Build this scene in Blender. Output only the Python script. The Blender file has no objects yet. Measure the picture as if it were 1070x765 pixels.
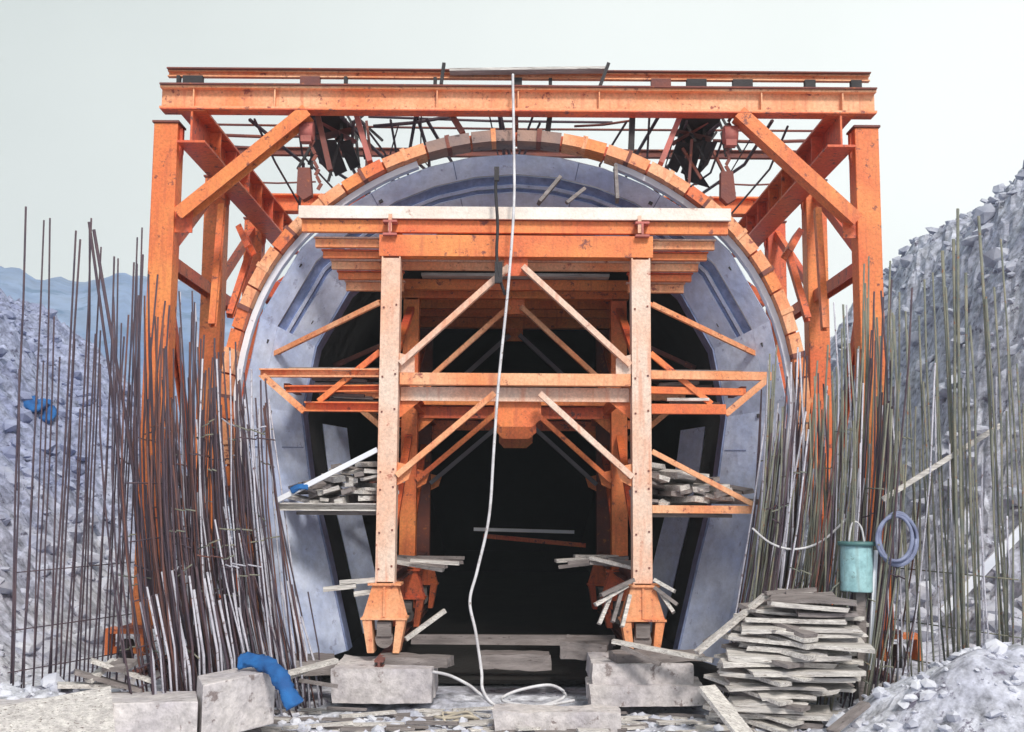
import bpy, bmesh, math, random
from mathutils import Vector, Matrix, noise
R = math.radians
random.seed(7)
col = bpy.context.scene.collection
scene = bpy.context.scene

# ------------------------------------------------------------------ camera
W0, H0, F0 = 1070.0, 765.0, 1200.0
PITCH = math.atan(142.5 / F0); ROLL = R(0.4)
CAM = Vector((0, 0, 2.1))
_r = Vector((1, 0, 0)); _f = Vector((0, math.cos(PITCH), math.sin(PITCH))); _u = Vector((0, -math.sin(PITCH), math.cos(PITCH)))
RX = _r * math.cos(ROLL) + _u * math.sin(ROLL)
UX = -_r * math.sin(ROLL) + _u * math.cos(ROLL)
cd = bpy.data.cameras.new('camera'); cam = bpy.data.objects.new('camera', cd); col.objects.link(cam)
m = Matrix((RX, UX, -_f)).transposed().to_4x4(); m.translation = CAM
cam.matrix_world = m
cd.sensor_width = 36; cd.lens = 36 * F0 / W0; cd.clip_start = .1; cd.clip_end = 3000
scene.camera = cam

def at(px, py, Y):
    """a point of the place at depth Y metres that is seen in the photograph at px, py"""
    d = RX * ((px - W0/2) / F0) + UX * ((H0/2 - py) / F0) + _f
    return CAM + d * (Y / d.y)

# ------------------------------------------------------------------ world, sun
SUN_EL, SUN_AZ = R(40), R(16)       # sun high behind the camera, to the right
world = bpy.data.worlds.new('World'); scene.world = world; world.use_nodes = True
nt = world.node_tree; nt.nodes.clear()
wo = nt.nodes.new('ShaderNodeOutputWorld'); bg = nt.nodes.new('ShaderNodeBackground')
sky = nt.nodes.new('ShaderNodeTexSky'); sky.sky_type = 'NISHITA'; sky.sun_disc = False
sky.sun_elevation = SUN_EL; sky.sun_rotation = R(180) - SUN_AZ
sky.air_density = 1.0; sky.dust_density = 6.0; sky.ozone_density = 1.0
tc = nt.nodes.new('ShaderNodeTexCoord'); sx = nt.nodes.new('ShaderNodeSeparateXYZ')
nt.links.new(tc.outputs['Generated'], sx.inputs[0])
cn = nt.nodes.new('ShaderNodeTexNoise'); cn.inputs['Scale'].default_value = 1.6; cn.inputs['Detail'].default_value = 5
nt.links.new(tc.outputs['Generated'], cn.inputs['Vector'])
# thin overcast: a bright veil, denser to the right and low down
ma = nt.nodes.new('ShaderNodeMath'); ma.operation = 'MULTIPLY_ADD'; ma.inputs[1].default_value = .55; ma.inputs[2].default_value = .42
nt.links.new(sx.outputs['X'], ma.inputs[0])
mb_ = nt.nodes.new('ShaderNodeMath'); mb_.operation = 'MULTIPLY_ADD'; mb_.inputs[1].default_value = -.9
nt.links.new(sx.outputs['Z'], mb_.inputs[0]); nt.links.new(ma.outputs[0], mb_.inputs[2])
mc = nt.nodes.new('ShaderNodeMath'); mc.operation = 'MULTIPLY_ADD'; mc.inputs[1].default_value = .5
nt.links.new(cn.outputs['Fac'], mc.inputs[0]); nt.links.new(mb_.outputs[0], mc.inputs[2])
cr = nt.nodes.new('ShaderNodeValToRGB')
cr.color_ramp.elements[0].position = .0; cr.color_ramp.elements[0].color = (3.3, 3.6, 3.45, 1)
cr.color_ramp.elements[1].position = .9; cr.color_ramp.elements[1].color = (7.6, 7.8, 7.5, 1)
nt.links.new(mc.outputs[0], cr.inputs[0])
mx = nt.nodes.new('ShaderNodeMixRGB'); mx.inputs[0].default_value = .93
nt.links.new(sky.outputs[0], mx.inputs[1]); nt.links.new(cr.outputs[0], mx.inputs[2])
nt.links.new(mx.outputs[0], bg.inputs[0]); bg.inputs[1].default_value = .1
nt.links.new(bg.outputs[0], wo.inputs[0])
sd = bpy.data.lights.new('sun', 'SUN'); sd.energy = 1.5; sd.angle = R(11); sd.color = (1, .93, .84)
so = bpy.data.objects.new('sun', sd); col.objects.link(so)
sdir = Vector((math.sin(SUN_AZ)*math.cos(SUN_EL), -math.cos(SUN_AZ)*math.cos(SUN_EL), math.sin(SUN_EL)))
so.rotation_euler = sdir.to_track_quat('Z', 'Y').to_euler(); so.location = (8, -10, 30)
scene.view_settings.view_transform = 'Standard'; scene.view_settings.look = 'None'
scene.view_settings.exposure = 1.03; scene.view_settings.gamma = 1.0
scene.render.engine = 'CYCLES'; scene.cycles.max_bounces = 6

# ------------------------------------------------------------------ materials
def mat(name, c1, c2=None, scale=3.0, rough=.7, bump=.3, bscale=25, wear=None, wear_at=.6, metallic=0, stretch=None, fine=None, frange=(.62, 1.12), wscale=None, drip=None):
    mt = bpy.data.materials.new(name); mt.use_nodes = True
    n = mt.node_tree; b = n.nodes['Principled BSDF']
    b.inputs['Roughness'].default_value = rough; b.inputs['Metallic'].default_value = metallic
    tc = n.nodes.new('ShaderNodeTexCoord'); oi = n.nodes.new('ShaderNodeObjectInfo')
    add = n.nodes.new('ShaderNodeVectorMath'); add.operation = 'MULTIPLY_ADD'
    add.inputs[1].default_value = (37, 53, 71)
    n.links.new(oi.outputs['Random'], add.inputs[0]); n.links.new(tc.outputs['Object'], add.inputs[2])
    mp = n.nodes.new('ShaderNodeMapping'); n.links.new(add.outputs[0], mp.inputs[0])
    if stretch: mp.inputs['Scale'].default_value = stretch
    n1 = n.nodes.new('ShaderNodeTexNoise'); n1.inputs['Scale'].default_value = scale; n1.inputs['Detail'].default_value = 6
    n.links.new(mp.outputs[0], n1.inputs['Vector'])
    rp = n.nodes.new('ShaderNodeValToRGB'); rp.color_ramp.elements[0].position = .36; rp.color_ramp.elements[1].position = .66
    c2 = c2 or tuple(x*.7 for x in c1)
    rp.color_ramp.elements[0].color = (*c1, 1); rp.color_ramp.elements[1].color = (*c2, 1)
    n.links.new(n1.outputs['Fac'], rp.inputs[0]); out = rp.outputs[0]
    if fine:
        n3 = n.nodes.new('ShaderNodeTexNoise'); n3.inputs['Scale'].default_value = fine; n3.inputs['Detail'].default_value = 8; n3.inputs['Roughness'].default_value = .7
        n.links.new(mp.outputs[0], n3.inputs['Vector'])
        r3 = n.nodes.new('ShaderNodeMapRange'); r3.inputs[1].default_value = .3; r3.inputs[2].default_value = .7; r3.inputs[3].default_value = frange[0]; r3.inputs[4].default_value = frange[1]
        n.links.new(n3.outputs['Fac'], r3.inputs[0])
        ml = n.nodes.new('ShaderNodeMixRGB'); ml.blend_type = 'MULTIPLY'; ml.inputs[0].default_value = 1
        n.links.new(out, ml.inputs[1]); n.links.new(r3.outputs[0], ml.inputs[2]); out = ml.outputs[0]
    if wear:
        n2 = n.nodes.new('ShaderNodeTexNoise'); n2.inputs['Scale'].default_value = wscale or scale*3.1; n2.inputs['Detail'].default_value = 9; n2.inputs['Roughness'].default_value = .72
        n.links.new(mp.outputs[0], n2.inputs['Vector'])
        r2 = n.nodes.new('ShaderNodeValToRGB'); r2.color_ramp.elements[0].position = wear_at-.03; r2.color_ramp.elements[1].position = wear_at+.03
        n.links.new(n2.outputs['Fac'], r2.inputs[0])
        mm = n.nodes.new('ShaderNodeMixRGB'); n.links.new(r2.outputs[0], mm.inputs[0]); n.links.new(out, mm.inputs[1]); mm.inputs[2].default_value = (*wear, 1)
        out = mm.outputs[0]
    if drip:
        m4 = n.nodes.new('ShaderNodeMapping'); m4.inputs['Scale'].default_value = (13, 13, 1.1); n.links.new(add.outputs[0], m4.inputs[0])
        n4 = n.nodes.new('ShaderNodeTexNoise'); n4.inputs['Scale'].default_value = 1; n4.inputs['Detail'].default_value = 5; n.links.new(m4.outputs[0], n4.inputs['Vector'])
        r4 = n.nodes.new('ShaderNodeMapRange'); r4.inputs[1].default_value = .54; r4.inputs[2].default_value = .70; r4.inputs[4].default_value = .55; n.links.new(n4.outputs['Fac'], r4.inputs[0])
        m5 = n.nodes.new('ShaderNodeMixRGB'); n.links.new(r4.outputs[0], m5.inputs[0]); n.links.new(out, m5.inputs[1]); m5.inputs[2].default_value = (*drip, 1); out = m5.outputs[0]
    n.links.new(out, b.inputs['Base Color'])
    nb = n.nodes.new('ShaderNodeTexNoise'); nb.inputs['Scale'].default_value = bscale; nb.inputs['Detail'].default_value = 8
    n.links.new(mp.outputs[0], nb.inputs['Vector'])
    bp = n.nodes.new('ShaderNodeBump'); bp.inputs['Strength'].default_value = bump; bp.inputs['Distance'].default_value = .02
    n.links.new(nb.outputs['Fac'], bp.inputs['Height']); n.links.new(bp.outputs[0], b.inputs['Normal'])
    return mt
M = {}
FR = (.66, 1.10)
M['orange'] = mat('orange_paint', (.93,.31,.09), (.82,.17,.055), 1.1, .5, .25, 40, (.22,.06,.045), .615, fine=22, frange=FR, wscale=6, drip=(.50,.11,.05))
M['orange_red'] = mat('shade_red_paint', (.74,.11,.05), (.82,.20,.06), 1.1, .5, .25, 40, (.13,.05,.05), .60, fine=22, frange=FR, wscale=6, drip=(.36,.06,.05))  # redder copy of the orange; shaded undersides are put into its colour
M['orange_faded'] = mat('faded_orange_paint', (.95,.52,.30), (.90,.31,.12), 1.3, .6, .25, 40, (.30,.08,.06), .61, fine=24, frange=FR, wscale=7, drip=(.66,.18,.09))
M['cream'] = mat('cream_paint', (.88,.69,.58), (.88,.47,.31), 1.3, .6, .25, 40, (.40,.12,.08), .635, fine=26, frange=FR, wscale=5, drip=(.66,.24,.13))
M['rusty'] = mat('rusty_steel', (.24,.08,.06), (.16,.07,.07), 3, .85, .4, 30, (.45,.15,.06), .62)
M['dark'] = mat('dark_steel', (.03,.03,.035), (.05,.045,.05), 3, .8, .3, 30)
M['pink'] = mat('pinkish_steel', (.55,.16,.14), (.35,.12,.1), 3, .7, .3, 30)
M['shell'] = mat('pale_blue_steel', (.74,.78,.92), (.64,.70,.88), 1.1, .55, .2, 12, (.34,.36,.52), .68)
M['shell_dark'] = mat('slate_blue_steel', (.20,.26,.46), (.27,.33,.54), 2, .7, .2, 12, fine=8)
M['flange'] = mat('pale_flange', (.82,.85,.92), (.66,.70,.82), 2, .7, .2, 12, (.3,.27,.3), .66)
M['lining'] = mat('shade_black_lining', (.004,.004,.005), (.008,.008,.010), 2, .95, .5, 12)  # near-black: the deep shade of the bore is in the colour
M['liningout'] = mat('grey_concrete', (.30,.30,.34), (.24,.24,.28), 2, .95, .5, 12)
M['rebar_dark'] = mat('dark_rebar', (.06,.045,.07), (.11,.07,.085), 4, .75, .6, 60)
M['rebar_rust'] = mat('rust_rebar', (.18,.075,.06), (.09,.055,.065), 5, .8, .6, 60)
M['rebar_green'] = mat('grey_green_rebar', (.16,.18,.16), (.27,.26,.20), 4, .75, .6, 60, (.30,.13,.07), .62)
M['rebar_pale'] = mat('cement_dusted_rebar', (.62,.62,.72), (.42,.42,.5), 5, .9, .5, 60, (.16,.1,.11), .6)
M['wood'] = mat('weathered_plank', (.86,.83,.80), (.60,.57,.56), 2.2, .9, .8, 14, (.17,.13,.11), .60, stretch=(.5,9,9), fine=6, frange=(.55,1.15))
M['wood_dark'] = mat('old_timber', (.28,.25,.25), (.17,.15,.15), 2.2, .9, .6, 14, (.07,.05,.05), .62, stretch=(1,5,5))
M['concrete'] = mat('pale_concrete', (.72,.68,.68), (.52,.49,.53), 1.6, .9, .8, 18, (.24,.2,.2), .61, fine=9, frange=(.6,1.15))
M['ground'] = mat('dusty_ground', (.72,.74,.82), (.52,.54,.66), 1.2, .95, 1.0, 9, (.13,.12,.17), .60, fine=4.5, frange=(.20, 1.30))
M['floor_shade'] = mat('shade_dark_floor', (.012,.011,.012), (.022,.02,.02), 1.2, .95, 1.0, 9)  # darkness inside the tunnel put into the floor colour
M['rock'] = mat('pale_rock', (.66,.68,.76), (.42,.44,.54), 2.5, .95, .8, 9, (.14,.13,.17), .64)
M['hill'] = mat('haze_tinted_slope', (.13,.22,.42), (.26,.35,.53), .035, .95, .8, .3, (.10,.18,.32), .58, fine=.16, frange=(.7,1.2))  # distance haze put into the hill colour as blue
M['rope'] = mat('pale_hose', (.72,.73,.78), (.48,.47,.50), 5, .6, .3, 40, (.25,.2,.18), .62)
M['rope_warm'] = mat('tan_rope', (.62,.56,.46), (.4,.36,.3), 6, .8, .3, 40)
M['teal'] = mat('teal_paint', (.34,.62,.68), (.44,.70,.74), 2, .5, .2, 20, (.16,.24,.24), .62, fine=8, drip=(.2,.25,.24))
M['teal_dark'] = mat('dark_teal', (.06,.16,.17), (.09,.2,.2), 2, .5, .2, 20)
M['blue'] = mat('blue_cloth', (.015,.14,.42), (.01,.08,.27), 5, .8, .8, 12)
M['coil'] = mat('grey_blue_hose', (.26,.30,.46), (.14,.16,.28), 5, .6, .2, 30)

# ------------------------------------------------------------------ helpers
def tag(o, label=None, cat=None, group=None, kind=None):
    if label: o['label'] = label
    if cat: o['category'] = cat
    if group: o['group'] = group
    if kind: o['kind'] = kind
    return o
def empty(name, loc, label, cat, group=None):
    o = bpy.data.objects.new(name, None); col.objects.link(o); o.location = loc
    o.empty_display_size = .2
    return tag(o, label, cat, group)
def origin_of(p):
    v = Vector((0, 0, 0))
    while p: v += p.location; p = p.parent
    return v
class MB:
    def __init__(s): s.v = []; s.f = []; s.sm = []
    def add(s, vs, fs, smooth=False):
        k = len(s.v); s.v += [Vector(a) for a in vs]; s.f += [[i+k for i in f] for f in fs]; s.sm += [smooth]*len(fs); return s
    def sweep(s, prof, p0, p1, up=(0,0,1)):
        p0 = Vector(p0); p1 = Vector(p1); d = (p1-p0).normalized(); up = Vector(up)
        if abs(d.dot(up)) > .97: up = Vector((0,1,0))
        x = d.cross(up).normalized(); y = x.cross(d).normalized(); n = len(prof)
        vs = [p0 + x*a + y*b for a, b in prof] + [p1 + x*a + y*b for a, b in prof]
        fs = [[i, (i+1) % n, (i+1) % n + n, i+n] for i in range(n)]
        fs += [list(range(n))[::-1], [i+n for i in range(n)]]
        return s.add(vs, fs)
    def bar(s, p0, p1, w, h, up=(0,0,1)):
        a, b = w/2, h/2
        return s.sweep([(-a,-b),(a,-b),(a,b),(-a,b)], p0, p1, up)
    def ibeam(s, p0, p1, w, h, up=(0,0,1), tf=.03, tw=.03):
        a, b, t = w/2, h/2, tw/2
        return s.sweep([(-a,-b),(a,-b),(a,-b+tf),(t,-b+tf),(t,b-tf),(a,b-tf),(a,b),(-a,b),(-a,b-tf),(-t,b-tf),(-t,-b+tf),(-a,-b+tf)], p0, p1, up)
    def channel(s, p0, p1, w, h, up=(0,0,1), t=.02, flip=1):
        a, b = w/2, h/2
        pr = [(-a,-b),(a,-b),(a,-b+t),(-a+t,-b+t),(-a+t,b-t),(a,b-t),(a,b),(-a,b)]
        if flip < 0: pr = [(-x, y) for x, y in pr][::-1]
        return s.sweep(pr, p0, p1, up)
    def box(s, c, d, rot=None, jit=0):
        c = Vector(c); vs = []
        for x, y, z in ((-1,-1,-1),(1,-1,-1),(1,1,-1),(-1,1,-1),(-1,-1,1),(1,-1,1),(1,1,1),(-1,1,1)):
            v = Vector((x*d[0]/2 + random.uniform(-jit,jit), y*d[1]/2 + random.uniform(-jit,jit), z*d[2]/2 + random.uniform(-jit,jit)))
            if rot is not None: v = rot @ v
            vs.append(c+v)
        return s.add(vs, [[3,2,1,0],[4,5,6,7],[0,1,5,4],[1,2,6,5],[2,3,7,6],[3,0,4,7]])
    def tube(s, pts, r, n=6, taper=None):
        pts = [Vector(p) for p in pts]; vs = []; N = len(pts)
        for i, p in enumerate(pts):
            d = (pts[min(i+1, N-1)] - pts[max(i-1, 0)]).normalized()
            ref = Vector((0,1,0)) if abs(d.y) < .9 else Vector((0,0,1))
            x = d.cross(ref).normalized(); y = x.cross(d)
            for k in range(n):
                a = 2*math.pi*k/n; vs.append(p + (x*math.cos(a) + y*math.sin(a))*r)
        fs = []
        for i in range(N-1):
            for k in range(n):
                fs.append([i*n+k, i*n+(k+1) % n, (i+1)*n+(k+1) % n, (i+1)*n+k])
        s.add(vs, fs, True); k0 = len(s.v) - len(vs)
        s.f += [[k0+i for i in range(n)][::-1], [k0+(N-1)*n+i for i in range(n)]]; s.sm += [False, False]
        return s
    def prism(s, poly, y0, y1):
        """poly = (x, z) outline extruded from depth y0 to y1"""
        n = len(poly)
        vs = [(x, y0, z) for x, z in poly] + [(x, y1, z) for x, z in poly]
        return s.add(vs, [[i, (i+1) % n, (i+1) % n+n, i+n] for i in range(n)] + [list(range(n)), [i+n for i in range(n)][::-1]])
    def build(s, name, m, parent=None, keep=False, bevel=0):
        me = bpy.data.meshes.new(name)
        if parent is not None: off = origin_of(parent)
        elif keep: off = Vector((0,0,0))
        else:
            xs = [v.x for v in s.v]; ys = [v.y for v in s.v]; zs = [v.z for v in s.v]
            off = Vector(((min(xs)+max(xs))/2, (min(ys)+max(ys))/2, min(zs)))
        me.from_pydata([v-off for v in s.v], [], s.f); me.polygons.foreach_set('use_smooth', s.sm)
        bm = bmesh.new(); bm.from_mesh(me); bmesh.ops.recalc_face_normals(bm, faces=bm.faces); bm.to_mesh(me); bm.free()
        me.materials.append(m)
        o = bpy.data.objects.new(name, me); col.objects.link(o)
        if parent is not None: o.parent = parent
        else: o.location = off
        if bevel:
            b = o.modifiers.new('bevel', 'BEVEL'); b.width = bevel; b.segments = 2
        return o
def rough_box(q, c, d, rot, amp=.025, n=.11):
    c = Vector(c); seed = Vector((random.uniform(0,99), 0, 0))
    nn = [max(2, min(14, round(x/n))) for x in d]; idx = {}; vs = []
    def V(i, j, k):
        if (i, j, k) not in idx:
            p = Vector(((i/nn[0]-.5)*d[0], (j/nn[1]-.5)*d[1], (k/nn[2]-.5)*d[2]))
            ed = (i in (0, nn[0])) + (j in (0, nn[1])) + (k in (0, nn[2]))
            a = amp*(.5 + .9*(ed-1)); nz = Vector((noise.noise(p*3+seed), noise.noise(p*3+seed*2), noise.noise(p*3+seed*3)))*a + Vector((noise.noise(p*9+seed), noise.noise(p*9-seed), noise.noise(p*9+seed*5)))*a*.6
            p -= p.normalized()*max(0, noise.noise(p*5-seed))*a*1.6*(ed > 1)
            idx[i, j, k] = len(vs); vs.append(c + rot @ (p+nz))
        return idx[i, j, k]
    fs = []
    for i in range(nn[0]):
        for j in range(nn[1]):
            for k in (0, nn[2]): fs.append([V(i,j,k), V(i+1,j,k), V(i+1,j+1,k), V(i,j+1,k)])
    for i in range(nn[0]):
        for k in range(nn[2]):
            for j in (0, nn[1]): fs.append([V(i,j,k), V(i+1,j,k), V(i+1,j,k+1), V(i,j,k+1)])
    for j in range(nn[1]):
        for k in range(nn[2]):
            for i in (0, nn[0]): fs.append([V(i,j,k), V(i,j+1,k), V(i,j+1,k+1), V(i,j,k+1)])
    q.add(vs, fs); return q
def rz(a, b=0, c=0):
    return Matrix.Rotation(a, 3, 'Z') @ Matrix.Rotation(b, 3, 'Y') @ Matrix.Rotation(c, 3, 'X')

XC = .04                      # centre line of the tunnel
CZ = 3.08                     # height of the circle centre
SY = 16.8                     # depth of the mouth
NOISE = noise.noise

# ------------------------------------------------------------------ terrain
def smooth(a, b, x):
    t = max(0, min(1, (x-a)/(b-a))); return t*t*(3-2*t)
def ground_h(x, y):
    h = -.66 + .22*smooth(3.2, 4.6, abs(x))*smooth(12, 14, y)
    # left hand bank
    fl = 1 - smooth(38, 70, y)*.9
    if x < -7.0:
        d = -x - 7.0
        h += (d*.74 + 1.5*smooth(0, 6, d)) * fl
    # right hand rock cut
    if x > 7.1:
        d = x - 7.1
        fr = (.35 + .65*smooth(13, 27, y)) * (1 - smooth(33, 70, y)*.8)
        h += (7.6*smooth(0, 5.5, d) + max(0, d-2.0)*.72) * fr
    # the ground climbs gently far behind the tunnel
    h += 2.5*smooth(46, 90, y)
    far = smooth(20, 40, abs(x)+max(0, y-30))
    rough = smooth(6.8, 9.5, abs(x))
    p = Vector((x, y, 0))
    h += rough*(.22*abs(NOISE(p*2.9+Vector((3,0,0)))) + .16*NOISE(p*6.1) + 1.1*NOISE(p*.22) + .75*NOISE(p*.55+Vector((9,0,0))) + .38*abs(NOISE(p*1.4)) + .2*NOISE(p*3.3))
    h += (.07*NOISE(p*1.7) + .05*NOISE(p*4.5) + .025*NOISE(p*11))*(1-rough*.3)
    # spoil heap, lower right
    dx, dy = (x-5.9)/2.1, (y-13.6)/1.9
    r = math.sqrt(dx*dx+dy*dy)
    h += .88*(1-smooth(.15, 1.1, r))*(1+.25*NOISE(p*1.3))
    # small heap, lower left
    dx, dy = (x+5.6)/1.6, (y-13.9)/1.3
    h += .30*(1-smooth(.1, 1.1, math.sqrt(dx*dx+dy*dy)))*(1+.4*NOISE(p*2.3))
    if abs(x) < 3.5 and y > 17: h = min(h, -.72)
    return h
def axis(parts):
    out = []
    for a, b, st in parts:
        n = max(1, round((b-a)/st)); out += [a+(b-a)*i/n for i in range(n)]
    out.append(parts[-1][1]); return out
xs = axis([(-360,-150,42),(-150,-60,9),(-60,-24,1.5),(-24,-9,.14),(-9,-3,.09),(-3,3,.08),(3,9,.09),(9,24,.12),(24,60,1.5),(60,150,9),(150,360,42)])
ys = axis([(-60,0,6),(0,10,1.0),(10,12,.3),(12,19,.08),(19,46,.2),(46,90,2),(90,300,15),(300,420,60)])
def zoned(m, left, right):
    n = m.node_tree; b = n.nodes['Principled BSDF']; src = b.inputs['Base Color'].links[0].from_socket
    t = n.nodes.new('ShaderNodeTexCoord'); x = n.nodes.new('ShaderNodeSeparateXYZ'); n.links.new(t.outputs['Object'], x.inputs[0])
    nz = n.nodes.new('ShaderNodeTexNoise'); nz.inputs['Scale'].default_value = .5; n.links.new(t.outputs['Object'], nz.inputs['Vector'])
    ad = n.nodes.new('ShaderNodeMath'); ad.operation = 'MULTIPLY_ADD'; ad.inputs[1].default_value = 4; n.links.new(nz.outputs['Fac'], ad.inputs[0]); n.links.new(x.outputs['X'], ad.inputs[2])
    for (a, bb, c) in ((-5.5, -8.5, left), (9.5, 12.5, right)):
        mr = n.nodes.new('ShaderNodeMapRange'); mr.inputs[1].default_value = a; mr.inputs[2].default_value = bb; n.links.new(ad.outputs[0], mr.inputs[0])
        ml = n.nodes.new('ShaderNodeMixRGB'); ml.blend_type = 'MULTIPLY'; n.links.new(mr.outputs[0], ml.inputs[0]); n.links.new(src, ml.inputs[1]); ml.inputs[2].default_value = (*c, 1); src = ml.outputs[0]
    n.links.new(src, b.inputs['Base Color'])
zoned(M['ground'], (.54,.58,.74), (.78,.80,.84)); zoned(M['rock'], (.52,.56,.72), (.78,.80,.84))
g = MB(); g.v = [Vector((x, y, ground_h(x, y))) for y in ys for x in xs]
nx = len(xs); g.f = [[j*nx+i, j*nx+i+1, (j+1)*nx+i+1, (j+1)*nx+i] for j in range(len(ys)-1) for i in range(nx-1)]
g.sm = [False]*len(g.f)
tag(g.build('ground', M['ground'], keep=True), 'pale dusty rubble ground and banks beside the tunnel', kind='structure')
# distant hills
hl = MB(); N = 420
vs = []; fs = []
for j in range(7):
    for i in range(N+1):
        a = -R(75) + R(150)*i/N; rr = 170 + j*32
        x = rr*math.sin(a); y = rr*math.cos(a)
        prof = [0, .42, .7, .88, 1, .85, .4][j]
        base = 58 if x < 0 else 48
        h = -3 + prof*(base + 12*NOISE(Vector((a*3.1, .3, 0))) + 6*NOISE(Vector((a*9, j*.5, 2))) + 3.5*NOISE(Vector((a*31, j*1.5, 5))) + 1.5*NOISE(Vector((a*80, j*2.5, 7))))*(.9 + .1*math.cos(a*2))*(1-.1*smooth(-80, 0, x))
        vs.append((x, y, h))
for j in range(6):
    for i in range(N): fs.append([j*(N+1)+i, j*(N+1)+i+1, (j+1)*(N+1)+i+1, (j+1)*(N+1)+i])
hl.add(vs, fs, True)
tag(hl.build('hills', M['hill'], keep=True), 'far hills tinted haze blue behind the site', kind='structure')
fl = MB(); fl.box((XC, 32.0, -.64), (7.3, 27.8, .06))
tag(fl.build('tunnel_floor', M['floor_shade'], keep=True), 'tunnel floor with the interior shade painted dark', kind='structure')
# loose stones
rk = MB()
ICO = [(-.53,0,.85),(.53,0,.85),(-.53,0,-.85),(.53,0,-.85),(0,.85,.53),(0,.85,-.53),(0,-.85,.53),(0,-.85,-.53),(.85,.53,0),(-.85,.53,0),(.85,-.53,0),(-.85,-.53,0)]
ICF = [(0,4,1),(0,9,4),(9,5,4),(4,5,8),(4,8,1),(8,10,1),(8,3,10),(5,3,8),(5,2,3),(2,7,3),(7,10,3),(7,6,10),(7,11,6),(11,0,6),(0,1,6),(6,1,10),(9,0,11),(9,11,2),(9,2,5),(7,2,11)]
def rock(mb, c, s):
    rot = rz(random.uniform(0,6.3), random.uniform(-.6,.6), random.uniform(-.6,.6)); q = Vector((s*random.uniform(.7,1.4), s*random.uniform(.7,1.3), s*random.uniform(.4,.9)))
    mb.add([Vector(c) + rot @ Vector((a[0]*q.x*random.uniform(.75,1.2), a[1]*q.y*random.uniform(.75,1.2), a[2]*q.z*random.uniform(.75,1.2))) for a in ICO], ICF)
for i in range(6500):
    u = random.random()
    if u < .42: x = random.uniform(-7, 7); y = random.uniform(12.5, 17); s = random.choice([.012,.015,.02,.03,.03,.05,.09])
    elif u < .74: x = random.uniform(7, 20); y = random.uniform(14, 38); s = random.choice([.05,.06,.08,.1,.14,.2,.28])
    else: x = random.uniform(-20, -7); y = random.uniform(13, 40); s = random.choice([.04,.07,.1,.16,.24])
    if abs(x) < 2.9 and y > 15.4: continue
    rock(rk, (x, y, ground_h(x, y)+s*.2), s)
tag(rk.build('rubble', M['rock'], keep=True), 'loose pale stones scattered over ground and slopes', 'rubble', kind='stuff')

def hit(px, py, y0=12):
    Y = y0
    while Y < 60:
        p = at(px, py, Y)
        if p.z < ground_h(p.x, p.y): return p
        Y += .05
    return at(px, py, 15)
# ------------------------------------------------------------------ tunnel lining behind the formwork
LOW = [(84, 4.207, 3.522), (102, 4.03, 2.25), (119, 3.70, 1.05), (136, 3.36, -.30), (150, 3.1, -1.3)]
def arc_pt(r, a, y):
    d = abs(math.degrees(a)); s = 1 if a > 0 else -1
    nf = 1 - .05*smooth(45, 88, d)
    if d <= 84: return Vector((XC + nf*r*math.sin(a), y, CZ + r*math.cos(a)))
    for (d0, x0, z0), (d1, x1, z1) in zip(LOW, LOW[1:]):
        if d <= d1: break
    t = (d-d0)/(d1-d0); x = x0+(x1-x0)*t; z = z0+(z1-z0)*t
    return Vector((XC + s*nf*(x + (r-4.23)*.97), y, z - (r-4.23)*.2*min(1, (d-84)/18) + (r-4.23)*math.cos(R(84))*(1-min(1, (d-84)/18))))
def arc_pts(r, angs, y):
    return [arc_pt(r, a, y) for a in angs]
def arch_shell(mb, r0, r1, y0, y1, angs, smooth=False):
    """closed arch between radii r0 (inner) and r1 (outer)"""
    n = len(angs)
    vs = arc_pts(r0, angs, y0) + arc_pts(r1, angs, y0) + arc_pts(r0, angs, y1) + arc_pts(r1, angs, y1)
    fs = []
    for i in range(n-1):
        fs += [[i, i+1, n+i+1, n+i], [2*n+i, 3*n+i, 3*n+i+1, 2*n+i+1], [i, 2*n+i, 2*n+i+1, i+1], [n+i, n+i+1, 3*n+i+1, 3*n+i]]
    for i in (0, n-1): fs.append([i, n+i, 3*n+i, 2*n+i])
    mb.add(vs, fs, smooth)
    return mb
BOT = R(136)                   # the arch reaches the ground at this angle from the crown
fine = [-BOT + 2*BOT*i/60 for i in range(61)]
tn = empty('concrete_tunnel', (XC, 20.8, -.6), 'tunnel bore with its deep shade painted black going back behind the formwork', 'tunnel')
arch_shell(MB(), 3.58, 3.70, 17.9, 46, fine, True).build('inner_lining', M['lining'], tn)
arch_shell(MB(), 4.15, 4.45, 18.2, 46.1, fine, True).build('outer_lining', M['liningout'], tn)
e = MB(); e.prism([(p.x, p.z) for p in arc_pts(4.44, fine, 0)], 46.2, 46.5); e.box((XC, 46.0, -.5), (8, .2, 1.4)); e.build('dark_closure', M['lining'], tn)  # unseen closure added so the bore stays black

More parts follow.
